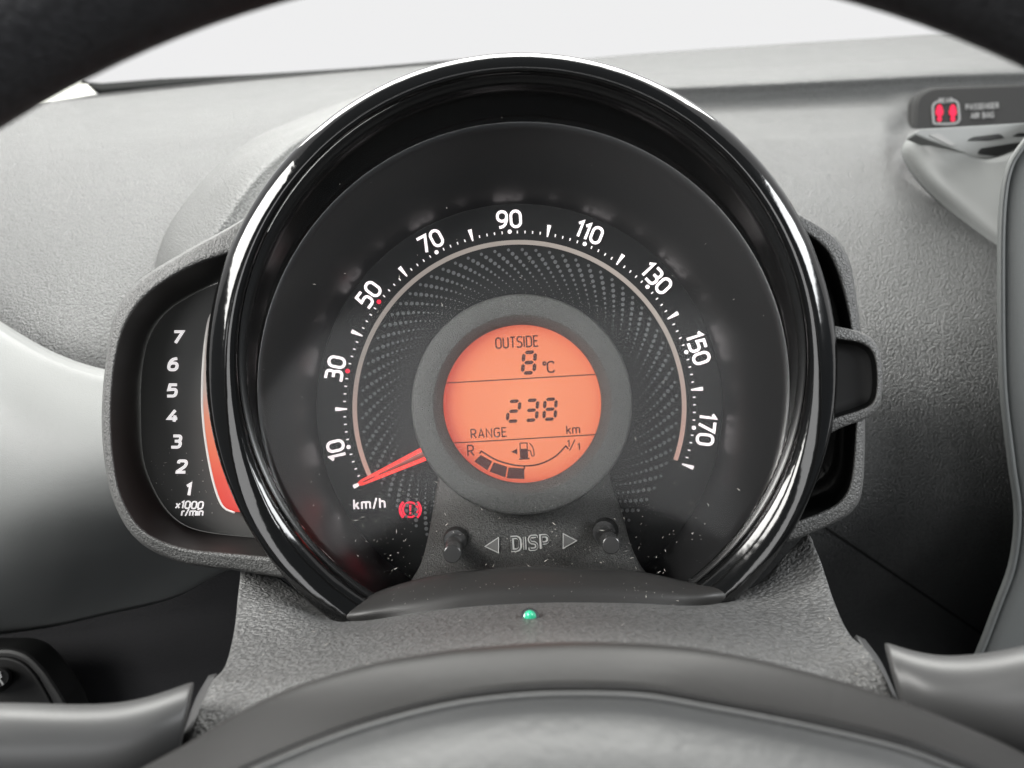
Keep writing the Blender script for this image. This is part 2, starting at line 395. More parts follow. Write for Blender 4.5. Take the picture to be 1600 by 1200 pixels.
G = {
 '0': (.60, [([(0, 0), (.6, 0), (.6, 1), (0, 1)], .3, 1)]),
 '1': (.24, [([(-.02, .80), (.2, 1), (.2, 0)], 0, 0)]),
 '2': (.56, [([(0, .78), (0, 1), (.56, 1), (.56, .56), (0, .06, .02), (0, 0, 0), (.58, 0)], .26, 0)]),
 '3': (.56, [([(0, 1), (.54, 1), (.54, .54), (.16, .54)], .2, 0), ([(.2, .54), (.57, .54), (.57, 0), (-.02, 0)], .24, 0)]),
 '4': (.60, [([(.40, 1), (0, .27, 0), (.62, .27)], 0, 0), ([(.44, .55), (.44, 0)], 0, 0)]),
 '5': (.56, [([(.54, 1), (.06, 1, 0), (.02, .56, 0), (.57, .62), (.57, 0), (-.02, 0)], .25, 0)]),
 '6': (.58, [([(0, 0), (.58, 0), (.58, .6), (0, .6)], .27, 1), ([(.5, 1), (.16, .93), (0, .55), (0, .28)], .2, 0)]),
 '7': (.56, [([(-.02, 1), (.57, 1, 0), (.18, 0)], 0, 0)]),
 '8': (.58, [([(0, 0), (.58, 0), (.58, .53), (0, .53)], .25, 1), ([(.03, .53), (.55, .53), (.55, 1), (.03, 1)], .23, 1)]),
 '9': (.58, [([(0, .4), (.58, .4), (.58, 1), (0, 1)], .27, 1), ([(.08, 0), (.42, .07), (.58, .45), (.58, .72)], .2, 0)]),
 'O': (.62, [([(0, 0), (.62, 0), (.62, 1), (0, 1)], .28, 1)]),
 'U': (.58, [([(0, 1), (0, 0), (.58, 0), (.58, 1)], .28, 0)]),
 'T': (.56, [([(0, 1), (.56, 1)], 0, 0), ([(.28, 1), (.28, 0)], 0, 0)]),
 'S': (.54, [([(.54, .88), (.54, 1), (0, 1), (0, .53), (.54, .47), (.54, 0), (0, 0), (0, .12)], .22, 0)]),
 'I': (.02, [([(0, 0), (0, 1)], 0, 0)]),
 'D': (.60, [([(0, 0, 0), (.6, 0), (.6, 1), (0, 1, 0)], .32, 1)]),
 'E': (.48, [([(.5, 1), (0, 1), (0, 0), (.5, 0)], 0, 0), ([(0, .52), (.43, .52)], 0, 0)]),
 'R': (.56, [([(0, 0), (0, 1, 0), (.54, 1), (.54, .46), (0, .46)], .25, 0), ([(.26, .46), (.56, 0)], 0, 0)]),
 'A': (.62, [([(0, 0), (.31, 1, 0), (.62, 0)], 0, 0), ([(.11, .3), (.51, .3)], 0, 0)]),
 'N': (.60, [([(0, 0), (0, 1, 0), (.6, 0, 0), (.6, 1)], 0, 0)]),
 'G': (.60, [([(.58, .84), (.58, 1), (0, 1), (0, 0), (.6, 0), (.6, .48, 0), (.34, .48)], .28, 0)]),
 'C': (.58, [([(.58, .8), (.58, 1), (0, 1), (0, 0), (.58, 0), (.58, .2)], .28, 0)]),
 'P': (.54, [([(0, 0), (0, 1, 0), (.54, 1), (.54, .44), (0, .44)], .25, 0)]),
 'B': (.56, [([(0, .53, 0), (.5, .53), (.5, 1), (0, 1, 0)], .22, 1), ([(0, 0, 0), (.56, 0), (.56, .53), (0, .53, 0)], .25, 1)]),
 'k': (.46, [([(0, 0), (0, 1)], 0, 0), ([(.44, .68), (.02, .3)], 0, 0), ([(.16, .42), (.47, 0)], 0, 0)]),
 'm': (.84, [([(0, 0), (0, .68)], 0, 0), ([(0, .55), (0, .68), (.42, .68), (.42, 0)], .14, 0), ([(.42, .55), (.42, .68), (.84, .68), (.84, 0)], .14, 0)]),
 'h': (.48, [([(0, 0), (0, 1)], 0, 0), ([(0, .5), (0, .68), (.48, .68), (.48, 0)], .18, 0)]),
 'n': (.48, [([(0, 0), (0, .68)], 0, 0), ([(0, .5), (0, .68), (.48, .68), (.48, 0)], .18, 0)]),
 'r': (.3, [([(0, 0), (0, .68)], 0, 0), ([(0, .48), (0, .68), (.32, .68)], .16, 0)]),
 'i': (.02, [([(0, 0), (0, .66)], 0, 0), ([(0, .84), (0, .98)], 0, 0)]),
 'x': (.46, [([(0, 0), (.46, .66)], 0, 0), ([(0, .66), (.46, 0)], 0, 0)]),
 '/': (.36, [([(0, -.06), (.36, 1.06)], 0, 0)]),
 'o': (.24, [([(0, .72), (.24, .72), (.24, 1), (0, 1)], .13, 1)]),
 ' ': (.3, []),
}

def dval(d, x, y): return d(x, y) if callable(d) else d
TILT = -3.2                                  # the dashboard leans this much in the photo
class Flat:
    """collects flat solids in a pixel plane at depth d, tiny steps between them so that none are coplanar"""
    def __init__(s, d, th=.0003): s.d, s.th, s.V, s.F, s.k = d, th, [], [], 0
    def strip(s, A, B, closed=False):
        n = len(A); o = len(s.V); e = s.k * 6e-6; s.k += 1
        for q in (A, B): s.V += [P(x, y, dval(s.d, x, y) - e) for x, y in q]
        for q in (A, B): s.V += [P(x, y, dval(s.d, x, y) - e) + fw * s.th for x, y in q]
        for i in range(n if closed else n - 1):
            j = (i + 1) % n
            s.F += [(o + i, o + j, o + n + j, o + n + i), (o + 2 * n + i, o + 2 * n + j, o + j, o + i), (o + n + i, o + n + j, o + 3 * n + j, o + 3 * n + i)]
        if not closed:
            s.F += [(o, o + n, o + 3 * n, o + 2 * n), (o + n - 1, o + 3 * n - 1, o + 4 * n - 1, o + 2 * n - 1)]
    def poly(s, pts):
        n = len(pts); o = len(s.V); e = s.k * 6e-6; s.k += 1
        s.V += [P(x, y, dval(s.d, x, y) - e) for x, y in pts] + [P(x, y, dval(s.d, x, y) - e) + fw * s.th for x, y in pts]
        s.F.append(tuple(o + i for i in range(n)))
        s.F += [(o + i, o + (i + 1) % n, o + n + (i + 1) % n, o + n + i) for i in range(n)]
    def line(s, pts, w, closed=False): s.strip(*stroke(pts, w, closed), closed)
    def text(s, txt, cx, cy, h, w, ang=0, shear=0, track=.22, xs=1.0):
        """cap height h px, stroke w px, centred on (cx, cy), turned ang degrees clockwise"""
        W = 0; pos = []
        for c in txt: pos.append(W); W += G[c][0] * xs + track
        W -= track
        ca, sa = math.cos(R_(ang)), math.sin(R_(ang)); hh = h - w
        def T(x, y):
            x = (x - W / 2 + (y - .5) * shear) * hh; y = (y - .5) * hh
            return (cx + x * ca + y * sa, cy + x * sa - y * ca)
        for c, x0 in zip(txt, pos):
            for pts, r, cl in G[c][1]:
                q = fillet([(p[0] * xs,) + tuple(p[1:]) for p in pts], r, cl)
                s.line([T(x + x0, y) for x, y in q], w, cl)
    def build(s, name, m, parent, **k): return mk(name, s.V, s.F, m, parent, smooth=False, **k)

def ang_pt(c, r, th):                     # th degrees clockwise from straight up in the photo
    return (c[0] + r * math.sin(R_(th)), c[1] - r * math.cos(R_(th)))
def circ(c, r, n=64, a0=0, a1=360): return [ang_pt(c, r, a0 + (a1 - a0) * i / n) for i in range(n + (0 if a1 - a0 == 360 else 1))]

def rings(name, st, m, parent, n=160, a0=None, a1=None, sub=1, label=None):
    """surface through circles (cx, cy, r, d); closed unless a0/a1 are given"""
    closed = a0 is None; V = []
    full = []
    for i in range(len(st) - 1):
        for s in range(sub): full.append([st[i][k] + (st[i + 1][k] - st[i][k]) * s / sub for k in range(4)])
    full.append(st[-1])
    for cx, cy, r, d in full:
        for j in range(n):
            th = 360 * j / n if closed else a0 + (a1 - a0) * j / (n - 1)
            V.append(P(*ang_pt((cx, cy), r, th), d))
    o = mk(name, V, grid_faces(len(full), n, closed), m, parent, face_cam=True, label=label)
    return o
def disc(name, c, r, d, m, parent, n=128, th=.001):
    return plate(name, circ(c, r, n), d, th, m, parent, center=P(*c, d))

DC = (811.7, 635.9)                          # centre of the speedometer scale

# ================================================================== SETTING
V = []; nr, nc = 14, 40
for i in range(nr):
    e = R_(-22 + 72 * i / (nr - 1))
    for j in range(nc):
        a = R_(-85 + 170 * j / (nc - 1))
        V.append(CAM + Vector((math.sin(a) * math.cos(e), math.cos(a) * math.cos(e), math.sin(e))) * 6)
o = mk('sky', V, grid_faces(nr, nc), 'sky', face_cam=True, kind='structure')

mk('floor_light_block', [Vector((x, y, z)) for z in (.60, .58) for x, y in ((-.9, -1.2), (1.3, -1.2), (1.3, .9), (-.9, .9))],  # unseen dark slab added to block ambient light from below
   [(0, 1, 2, 3), (7, 6, 5, 4), (0, 4, 5, 1), (1, 5, 6, 2), (2, 6, 7, 3), (3, 7, 4, 0)], 'felt', smooth=False, kind='structure')

# ================================================================== DASHBOARD
dash = root('dashboard', P(700, 900, .55), 'wide charcoal grained dashboard behind the instrument cluster and under the windscreen', 'dashboard')
loft('left_top_pad', [
    [(-250, 190, .62), (-60, 172, .66), (60, 160, .70), (160, 147, .75), (400, 121, .80), (720, 92, .86)],
    [(-250, 200, .60), (-60, 183, .64), (60, 171, .68), (160, 158, .73), (400, 131, .78), (720, 101, .84)],
    [(-250, 290, .51), (-60, 265, .53), (100, 240, .56), (250, 215, .585), (450, 180, .61), (740, 130, .66)],
    [(-250, 400, .455), (-60, 385, .46), (100, 365, .465), (250, 340, .475), (450, 300, .49), (740, 240, .52)],
    [(-250, 500, .42), (-60, 495, .415), (80, 500, .41), (250, 510, .415), (450, 500, .42), (740, 450, .44)],
    [(-250, 600, .40), (-60, 590, .395), (80, 600, .39), (250, 640, .395), (450, 640, .40), (740, 600, .42)],
], 'dash', dash, n=90, sub=10)
# raised cowl that wraps the speedometer
loft('instrument_cowl', [
    [(760, 95, .705), (640, 125, .66), (560, 150, .63), (495, 174, .602), (414, 207, .57), (367, 236, .545), (329, 268, .522), (295, 305, .498), (265, 350, .47), (245, 400, .448), (235, 470, .425)],
    [(763, 95, .64), (648, 127, .60), (570, 153, .57), (510, 177, .545), (437, 209, .515), (386, 243, .488), (348, 280, .465), (318, 317, .45), (290, 358, .432), (268, 404, .415), (258, 470, .40)],
    [(770, 95, .575), (660, 130, .54), (585, 160, .515), (530, 183, .49), (466, 212, .466), (410, 256, .438), (373, 298, .420), (346, 337, .408), (320, 374, .398), (296, 412, .388), (286, 470, .376)],
    [(775, 97, .568), (670, 134, .535), (597, 167, .509), (545, 193, .485), (482, 226, .461), (428, 272, .434), (391, 313, .416), (365, 350, .404), (340, 384, .395), (316, 420, .386), (306, 474, .374)],
    [(790, 105, .576), (705, 150, .545), (645, 180, .518), (595, 208, .494), (535, 250, .470), (485, 300, .442), (445, 345, .424), (420, 378, .412), (400, 405, .401), (380, 436, .391), (370, 484, .378)],
], 'cowl', dash, n=70, sub=8)
loft('right_top_ledge', [
    [(820, 100, .90), (1000, 84, .90), (1200, 70, .90), (1480, 52, .90), (1800, 32, .90)],
    [(820, 104, .88), (1000, 88, .88), (1200, 74, .88), (1480, 56, .88), (1800, 36, .88)],
    [(820, 122, .78), (1000, 113, .78), (1200, 103, .78), (1480, 85, .78), (1800, 70, .78)],
    [(820, 126, .76), (1000, 118, .76), (1200, 108, .76), (1480, 91, .76), (1800, 76, .76)],
], 'dash', dash, n=60, sub=5)
rface = loft('right_face', [
    [(820, 124, .765), (1000, 116, .765), (1200, 106, .765), (1480, 89, .765), (1800, 74, .765)],
    [(820, 140, .715), (1000, 131, .715), (1200, 121, .715), (1480, 105, .715), (1800, 96, .715)],
    [(820, 148, .70), (1000, 139, .70), (1200, 130, .70), (1480, 116, .70), (1800, 108, .70)],
    [(820, 165, .702), (1000, 157, .702), (1200, 149, .702), (1480, 135, .702), (1800, 126, .702)],
    [(820, 185, .69), (1000, 180, .69), (1200, 172, .69), (1480, 160, .69), (1800, 150, .69)],
    [(820, 215, .635), (1000, 212, .635), (1200, 206, .635), (1330, 203, .635), (1382, 201, .637), (1416, 200, .672), (1800, 190, .672)],
    [(820, 240, .595), (1000, 236, .595), (1200, 232, .595), (1330, 231, .597), (1382, 230, .600), (1416, 229, .62), (1800, 220, .62)],
    [(820, 330, .53), (1000, 330, .53), (1200, 328, .525), (1480, 326, .525), (1800, 326, .53)],
    [(820, 470, .472), (1000, 470, .472), (1200, 470, .468), (1480, 468, .466), (1800, 468, .472)],
    [(820, 560, 0.448), (1200, 560, 0.445), (1480, 560, 0.444), (1800, 566, 0.448)],
    [(820, 650, 0.436), (1200, 650, 0.433), (1480, 650, 0.432), (1800, 656, 0.436)],
    [(820, 740, 0.435), (1200, 740, 0.432), (1480, 740, 0.431), (1800, 746, 0.435)],
    [(820, 830, 0.450), (1200, 830, 0.447), (1480, 830, 0.446), (1800, 836, 0.450)],
    [(820, 950, 0.500), (1200, 950, 0.497), (1480, 950, 0.496), (1800, 956, 0.500)],
    [(820, 1110, 0.604), (1200, 1110, 0.601), (1480, 1110, 0.600), (1800, 1116, 0.604)],
], 'dash', dash, n=140, sub=8, byu=True)
# seam across the lower right face
sf = surf(rface); sp = [(1230 + 430 * i / 16, 783 + 293 * i / 16) for i in range(17)]
sweep('panel_seam', [P(u, v, (sf(u, v) or .5) + .0004) for u, v in sp], [.0009], 'black', dash, 8, 60)
# smooth lower left panel
loft('lower_left_panel', [
    [(-260, 330, .41), (-100, 440, .392), (0, 502, .378), (80, 548, .368), (160, 576, .362), (300, 600, .36), (460, 600, .36)],
    [(-260, 336, .40), (-100, 447, .38), (0, 510, .366), (80, 556, .357), (160, 584, .352), (300, 608, .35), (460, 608, .35)],
    [(-260, 370, .385), (-100, 470, .368), (0, 532, .354), (80, 577, .347), (160, 603, .343), (300, 630, .34), (460, 630, .34)],
    [(-260, 560, .345), (-100, 610, .336), (0, 650, .328), (80, 680, .324), (160, 700, .322), (300, 720, .322), (460, 720, .33)],
    [(-260, 740, .334), (-100, 760, .328), (0, 775, .323), (80, 780, .322), (160, 785, .326), (300, 790, .337), (460, 790, .345)],
    [(-260, 860, .352), (-100, 870, .346), (0, 868, .342), (80, 860, .344), (160, 850, .350), (300, 835, .365), (460, 825, .37)],
    [(-260, 950, .390), (-100, 945, .383), (0, 935, .380), (80, 922, .380), (160, 905, .386), (300, 875, .395), (460, 850, .40)],
    [(-260, 1020, .45), (-100, 1005, .44), (0, 992, .44), (80, 980, .438), (160, 962, .436), (270, 935, .435), (340, 895, .43)],
], 'satin', dash, n=70, sub=9)
loft('footwell_lining', [
    [(-300, 860, .47), (100, 860, .47), (500, 860, .47)],
    [(-300, 1020, .46), (100, 1020, .455), (500, 1020, .45)],
    [(-300, 1300, .40), (100, 1300, .40), (500, 1300, .40)],
], 'felt', dash, n=20, sub=4)
# small switch panel at the left edge
sw = plate('switch_panel', fillet([(-140, 1015), (30, 1014), (62, 1040), (108, 1110), (120, 1200), (-140, 1200)], 30, True), .40, .02, 'black', dash, bevel=.002)
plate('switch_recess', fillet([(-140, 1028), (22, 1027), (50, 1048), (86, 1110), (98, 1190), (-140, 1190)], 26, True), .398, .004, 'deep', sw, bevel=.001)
c = P(0, 1058, .39)
sweep('mirror_knob', [P(-3, 1062, .398), P(-2, 1060, .386), P(-2, 1060, .384)], [.0062, .0056, .004], 'black', sw, 24, 8, linear=True)
fl = Flat(.3835); fl.line([(-8, 1050), (-1, 1050), (1, 1058), (-6, 1060)], 3); fl.line([(-2, 1060), (5, 1070)], 3); fl.build('knob_mark', 'print', sw)

# passenger airbag indicator and centre vent
pd = lambda x, y: 1 / (1 / .684 + (y + (x - 1480) * .035 - 136) * (1 / .668 - 1 / .684) / 70)
pan = plate('airbag_indicator_panel', fillet([(1423, 222), (1428, 150), (1450, 134), (1800, 122), (1800, 205)], 26, True), pd, .03, 'panel', dash, bevel=.004,
            label='dark airbag indicator panel with two lit red symbols')
fl = Flat(lambda x, y: pd(x, y) - .0012)
q = fillet([(1459, 193), (1457, 161), (1472, 157)], 8); fl.line(q, 3)
q = fillet([(1484, 156), (1497, 158), (1500, 192), (1480, 194), (1459, 193)], 8); fl.line(q, 3)
fl.text('REAR', 1478, 157, 8, 1.4, TILT, 0, .3)
fl.text('PASSENGER', 1535, 166, 9.5, 1.5, TILT, 0, .26, .85)
fl.text('AIR BAG', 1535, 180, 9.5, 1.5, TILT, 0, .26, .85)
fl.build('indicator_lettering', 'print', pan)
for cx in (1468, 1489):
    fl = Flat(lambda x, y: pd(x, y) - .0016)
    fl.poly([(cx, 163), (cx + 3, 165), (cx + 4.5, 170), (cx + 6, 176), (cx + 4, 180), (cx + 1.5, 182), (cx + 3.5, 185), (cx + 2.5, 189), (cx, 190),
             (cx - 2.5, 189), (cx - 3.5, 185), (cx - 1.5, 182), (cx - 4, 180), (cx - 6, 176), (cx - 4.5, 170), (cx - 3, 165)])
    fl.build('occupant_symbol', 'signal_red', pan)
vent = loft('centre_vent_housing', [
    [(1424, 212, .60), (1409, 232, .588), (1416, 258, .568), (1446, 298, .542), (1500, 345, .517), (1566, 392, .496), (1650, 440, .482)],
    [(1428, 210, .565), (1418, 229, .548), (1430, 252, .535), (1462, 285, .520), (1512, 325, .506), (1572, 366, .492), (1650, 410, .480)],
    [(1432, 209, .545), (1432, 222, .532), (1450, 240, .524), (1488, 262, .516), (1530, 288, .506), (1580, 310, .496), (1650, 340, .486)],
    [(1434, 208, .535), (1442, 213, .526), (1460, 221, .522), (1497, 234, .518), (1531, 247, .514), (1558, 246, .512), (1610, 226, .515)],
], 'satin', dash, n=50, sub=6)
plate('vent_rim', fillet([(1427, 209), (1436, 201), (1800, 180), (1800, 232), (1612, 226), (1556, 247), (1528, 247), (1490, 233), (1452, 219)], 8, True), .516, .012, 'satin', vent, bevel=.001)
for q in ([(1512, 219), (1520, 214), (1562, 209), (1570, 215), (1545, 219)], [(1582, 213), (1590, 208), (1660, 203), (1660, 210)],
          [(1528, 240), (1532, 232), (1600, 221), (1600, 226), (1558, 244)]):
    plate('vent_slot', fillet(q, 3, True), .5152, .004, 'black', vent)
plate('vent_gap', [(1452, 211), (1466, 208), (1494, 226), (1486, 228)], .5154, .003, 'tri', vent)

cons = root('centre_console', P(1640, 1000, .40), 'smooth grey centre console panel along the right edge of the view', 'console')
ed = [(1640, 170), (1600, 222), (1575, 262), (1564, 330), (1562, 450), (1565, 600), (1578, 720), (1588, 800), (1580, 880), (1555, 950), (1530, 1015), (1500, 1080)]
loft('console_panel', [
    [(u - 2, v, .60) for u, v in ed], [(u, v, .402) for u, v in ed], [(u + 6, v, .396) for u, v in ed], [(u + 16, v, .393) for u, v in ed],
    [(u + 60, v, .390) for u, v in ed], [(u + 220, v, .386) for u, v in ed]], 'stack', cons, n=70, sub=5)

# ================================================================== WINDSCREEN
ws = root('windscreen', P(500, 100, .95), 'clear windscreen with black rubber seal above the dashboard', 'windscreen')
g = [P(-500, 160, .92), P(2100, 20, .92)]
hi = [g[0] + Vector((.05, -.70, .62)), g[1] + Vector((-.05, -.70, .62))]
gn = (g[1] - g[0]).cross(hi[0] - g[0]).normalized() * .005
mk('glass', [g[0], g[1], hi[1], hi[0], g[0] + gn, g[1] + gn, hi[1] + gn, hi[0] + gn],
   [(0, 1, 2, 3), (7, 6, 5, 4), (0, 4, 5, 1), (1, 5, 6, 2), (2, 6, 7, 3), (3, 7, 4, 0)], 'glass', ws, smooth=False)
Vt = [(126, 121), (136, 128), (158, 130), (250, 123), (400, 116), (540, 107), (700, 95)]
Vb = [(128, 123), (140, 138), (160, 148), (250, 141), (400, 128), (540, 115), (700, 101)]
k = len(Vt); VV = [P(*p, .88) for p in Vt] + [P(*p, .86) for p in Vb] + [P(*p, .87) + Vector((0, .02, -.01)) for p in Vb]
mk('rubber_seal', VV, grid_faces(3, k), 'seal', ws, face_cam=True, solid=.002)
pl = root('pillar_trim', P(90, 150, .80), 'small pale pillar trim corner left of the windscreen seal', 'trim')
mk('trim_panel', [P(-120, 215, .80), P(-120, 120, .85), P(40, 108, .87), P(122, 118, .88), P(150, 146, .84), P(60, 163, .80), P(0, 172, .79),
   P(-120, 215, .86), P(-120, 120, .91), P(40, 108, .93), P(122, 118, .94), P(150, 146, .90), P(60, 163, .86), P(0, 172, .85)],
   [(0, 1, 2, 3, 4, 5, 6), (13, 12, 11, 10, 9, 8, 7)] + [(i, (i + 1) % 7, (i + 1) % 7 + 7, i + 7) for i in range(7)], 'trim', pl, smooth=False, face_cam=True)

# ================================================================== INSTRUMENT CLUSTER
clu = root('instrument_cluster', P(815, 960, .29), 'round instrument cluster with glossy black ring, lit speedometer and orange display', 'gauge cluster')
prof_a = [(817, 580, 470, .292), (817, 574, 486, .268), (817, 572, 491, .2605), (817, 571.8, 490.3, .2585), (817, 571.4, 488, .2568), (816.9, 570.5, 483.5, .2554),
    (816.8, 569, 477, .2544), (816.6, 566.5, 469, .2537), (816.4, 564, 461, .2534), (816.2, 562, 453.5, .2537), (816, 560.8, 448, .2547), (816, 560.2, 445, .2563), (816, 560, 443.5, .2620)]
prof_b = [(817, 580, 470, .292), (817, 574, 486, .268), (817, 572, 491, .2590), (817, 571.8, 490.5, .2565), (817, 571.4, 489, .2548), (816.9, 570.5, 486, .2538),
    (816.8, 569, 481, .2535), (816.6, 566.5, 473, .2541), (816.4, 564, 464, .2551), (816.2, 562, 455.5, .2564), (816, 560.8, 449, .2577), (816, 560.2, 445, .2590), (816, 560, 443.5, .2620)]
V = []; nb = 260
for a, b_ in zip(prof_a, prof_b):
    for j_ in range(nb):
        th = -152 + 297 * j_ / (nb - 1); w = min(1, max(0, (abs(th - TILT) - 88) / 40)); w = w * w * (3 - 2 * w)
        q = [x + (y - x) * w for x, y in zip(a, b_)]; k_ = min(1, (q[2] - 443.5) / 40) if q[3] < .261 else 1
        q[0] -= 1.5 * k_; q[1] += 4 * k_; q[2] += 3 * k_
        V.append(P(*ang_pt(q[:2], q[2], th), q[3]))
mk('bezel_ring', V, grid_faces(len(prof_a), nb), 'gloss', clu, face_cam=True)
rings('bezel_groove', [(816, 560, 443.5, .2620), (816, 561, 440, .2628), (815.8, 562, 434, .2634), (815.8, 563, 430.5, .2650)],
    'wall', clu, 240, -152, 145)
rings('inner_wall', [(815.8, 563, 430.5, .2650), (816, 570, 429, .269), (816.8, 586, 424, .2745), (817.6, 600, 418.5, .2795), (818, 606, 416, .2806)], 'wall', clu, 220, sub=3)
st = [(818, 606, 416, .2806), (818, 606, 414.5, .2806)]
for i in range(1, 13):
    d = .2806 + (.3123 - .2806) * i / 12; q = 1 - i / 12; R0 = .0793 + .0317 * (.25 * q + .185 * q * q)
    t = i / 12; st.append((818 - 6.3 * t, 606 + 29.9 * t, R0 * F_PX / d, d))
rings('dial_surround', st, 'cone', clu, 220)
dial = disc('speedometer_dial', DC, 318, 0.3125, 'band', clu)
disc('pattern_field', DC, 253, 0.3122, 'dial', dial, th=.0002)
A0, A1 = TILT - 112.0, TILT + 112.0
fl = Flat(0.3117); fl.strip([ang_pt(DC, 261, A0 + (A1 - A0) * i / 150) for i in range(151)], [ang_pt(DC, 254, A0 + (A1 - A0) * i / 150) for i in range(151)])
fl.build('scale_arc', 'arc', dial, center=P(*DC, 0.3117))
# spiral dot print
fl = Flat(0.3118, .0001); rr = [2.5, 3.1, 3.2, 3.0, 2.6, 2.2, 1.9, 1.6, 1.3, 1.1, .9, .75, .6]
for c_ in range(72):
    for k in range(13):
        r = 246 * math.exp(-.0262 * k); th = c_ * 5 + 1 + math.degrees(.0262 * k * .95)
        x, y = ang_pt(DC, r, th)
        if 540 < y < 1100 and abs(x - 816) < 128 and y > 700: continue
        fl.poly([(x + rr[k] * math.sin(q * math.pi / 4), y + rr[k] * math.cos(q * math.pi / 4)) for q in range(8)])
fl.k = 0
fl.build('dot_pattern', 'dots', dial, kind='stuff')
# numerals, marks
for v_ in range(10, 171, 20):
    th = TILT + (v_ - 90) * 1.25
    fl = Flat(0.3115); c = ang_pt(DC, 294, th)
    fl.text(str(v_), *c, 29, 4.3, th, 0, .27 if v_ < 100 else .25); fl.build('numeral', 'white', dial, label='speed numeral %d' % v_)
    fl = Flat(0.3115); fl.poly(circ(ang_pt(DC, 274.5, th), 3.2 if v_ not in (30, 50) else 3.4, 14))
    fl.build('scale_dot', 'red' if v_ in (30, 50) else 'white', dial)
for v_ in range(0, 181, 20):
    th = TILT + (v_ - 90) * 1.25; fl = Flat(0.3115)
    a = 0.62
    fl.poly([ang_pt(DC, 269.5, th - .22), ang_pt(DC, 288, th - a), ang_pt(DC, 288, th + a), ang_pt(DC, 269.5, th + .22)]); fl.build('scale_mark', 'white', dial)
fl = Flat(0.3115)
for v_ in range(2, 180, 2):
    if v_ % 10 == 0: continue
    th = TILT + (v_ - 90) * 1.25
    fl.poly([ang_pt(DC, 271.5, th - .16), ang_pt(DC, 275.5, th - .19), ang_pt(DC, 275.5, th + .19), ang_pt(DC, 271.5, th + .16)])
fl.k = 0; fl.build('fine_scale_marks', 'white', dial, kind='stuff')
fl = Flat(0.3115); fl.text('km/h', 577, 787, 17, 2.4, TILT, 0, .34, 1.05); fl.build('unit_lettering', 'white', dial)
wl = Flat(0.3115)
W = (641, 796.5)
wl.line(circ(W, 11.5, 40), 2.6, True)
for a in (90, 270): wl.line(circ(W, 16, 16, a - 48, a + 48), 3.6)
wl.poly([(639.4, 789), (642.6, 789), (642.1, 798.5), (639.9, 798.5)]); wl.poly(circ((641, 802), 1.7, 10))
wl.build('brake_warning_light', 'red', dial, label='lit red brake warning light')
# needle: lit red blade with a clear ridge on top
def nd(t, s): # t 0 tip .. 1 hub ; s sideways px
    a = Vector((560, 756.5)); b_ = Vector((690, 696.5)); dr = (b_ - a).normalized(); nn = Vector((-dr.y, dr.x))
    q = a + (b_ - a) * t + nn * s; return (q.x, q.y)
ndl = plate('needle', [nd(0, -2.5), nd(.04, -4.5), nd(1, -12.5), nd(1, 12.5), nd(.04, 4.5), nd(0, 2.5)], 0.3075, .0012, 'needle_red', clu, label='red lit needle resting at zero')
q0 = [nd(.24, -1.2), nd(1, -6.0), nd(1, 6.0), nd(.24, 1.2)]
rg = [nd(.26, 0), nd(1, 0)]
mk('needle_ridge', [P(*p, 0.3073) for p in q0] + [P(*p, 0.3060) for p in rg], [(0, 1, 5, 4), (4, 5, 2, 3), (0, 4, 3), (1, 2, 5)], 'needle_top', ndl, smooth=False, face_cam=True)
fl = Flat(0.3072); fl.line([nd(.05, 0), nd(.2, 0)], 2.0); fl.build('needle_tip_slot', 'lcdink', ndl)

# display in the middle
SC = (816, 631)
hs = rings('display_housing', [(813, 635, 158, .3122), (815, 632.5, 172, .284), (815.5, 632, 172.5, .2765), (815.6, 632, 171, .2757), (815.7, 631.8, 168, .2755),
    (816, 631.5, 141, .2752), (816, 631.3, 138.5, .2755), (816, 631.1, 127, .2785), (816, 631, 124.5, .2792), (816, 631, 123, .2815)], 'housing', clu, 140)
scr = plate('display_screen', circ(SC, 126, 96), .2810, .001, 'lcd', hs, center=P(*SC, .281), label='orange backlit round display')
fl = Flat(.2804, .0002); fl.line([(697, 598.5), (930, 585)], 1.6); fl.build('divider_line', 'lcdink', scr)
fl = Flat(.2804, .0002); fl.line([(705, 692.5), (932, 679)], 1.6); fl.build('divider_line', 'lcdink', scr)
def seg7(fl, dch, cx, cy, w, h, t, ang, shear):
    on = {'8': 'abcdefg', '2': 'abged', '3': 'abgcd'}[dch]
    ca, sa = math.cos(R_(ang)), math.sin(R_(ang))
    def T(x, y): x = x + y * shear; return (cx + x * ca + y * sa, cy + x * sa - y * ca)
    x, y, g = w / 2, h / 2, t * .28
    hz = lambda yy, s: [(-x + g, yy), (-x + g + t * .5, yy + t * .5 * (1 if s >= 0 else .0)), (x - g - t * .5, yy + t * .5 * (1 if s >= 0 else .0)), (x - g, yy), (x - g - t * .6, yy - t * .5), (-x + g + t * .6, yy - t * .5)]
    def H(yy): return [(-x + g, yy), (-x + g + t * .45, yy + t * .5), (x - g - t * .45, yy + t * .5), (x - g, yy), (x - g - t * .45, yy - t * .5), (-x + g + t * .45, yy - t * .5)]
    def Vv(xx, y0, y1): return [(xx, y0 + g), (xx - t * .5, y0 + g + t * .45), (xx - t * .5, y1 - g - t * .45), (xx, y1 - g), (xx + t * .5, y1 - g - t * .45), (xx + t * .5, y0 + g + t * .45)]
    S = {'a': H(y), 'g': H(0), 'd': H(-y), 'b': Vv(x, 0, y), 'c': Vv(x, -y, 0), 'f': Vv(-x, 0, y), 'e': Vv(-x, -y, 0)}
    for s in on: fl.poly([T(*p) for p in S[s]])
fl = Flat(.2804, .0002); seg7(fl, '8', 826.5, 566.5, 18, 32, 5.6, TILT, .12); fl.build('display_digit', 'lcdink', scr)
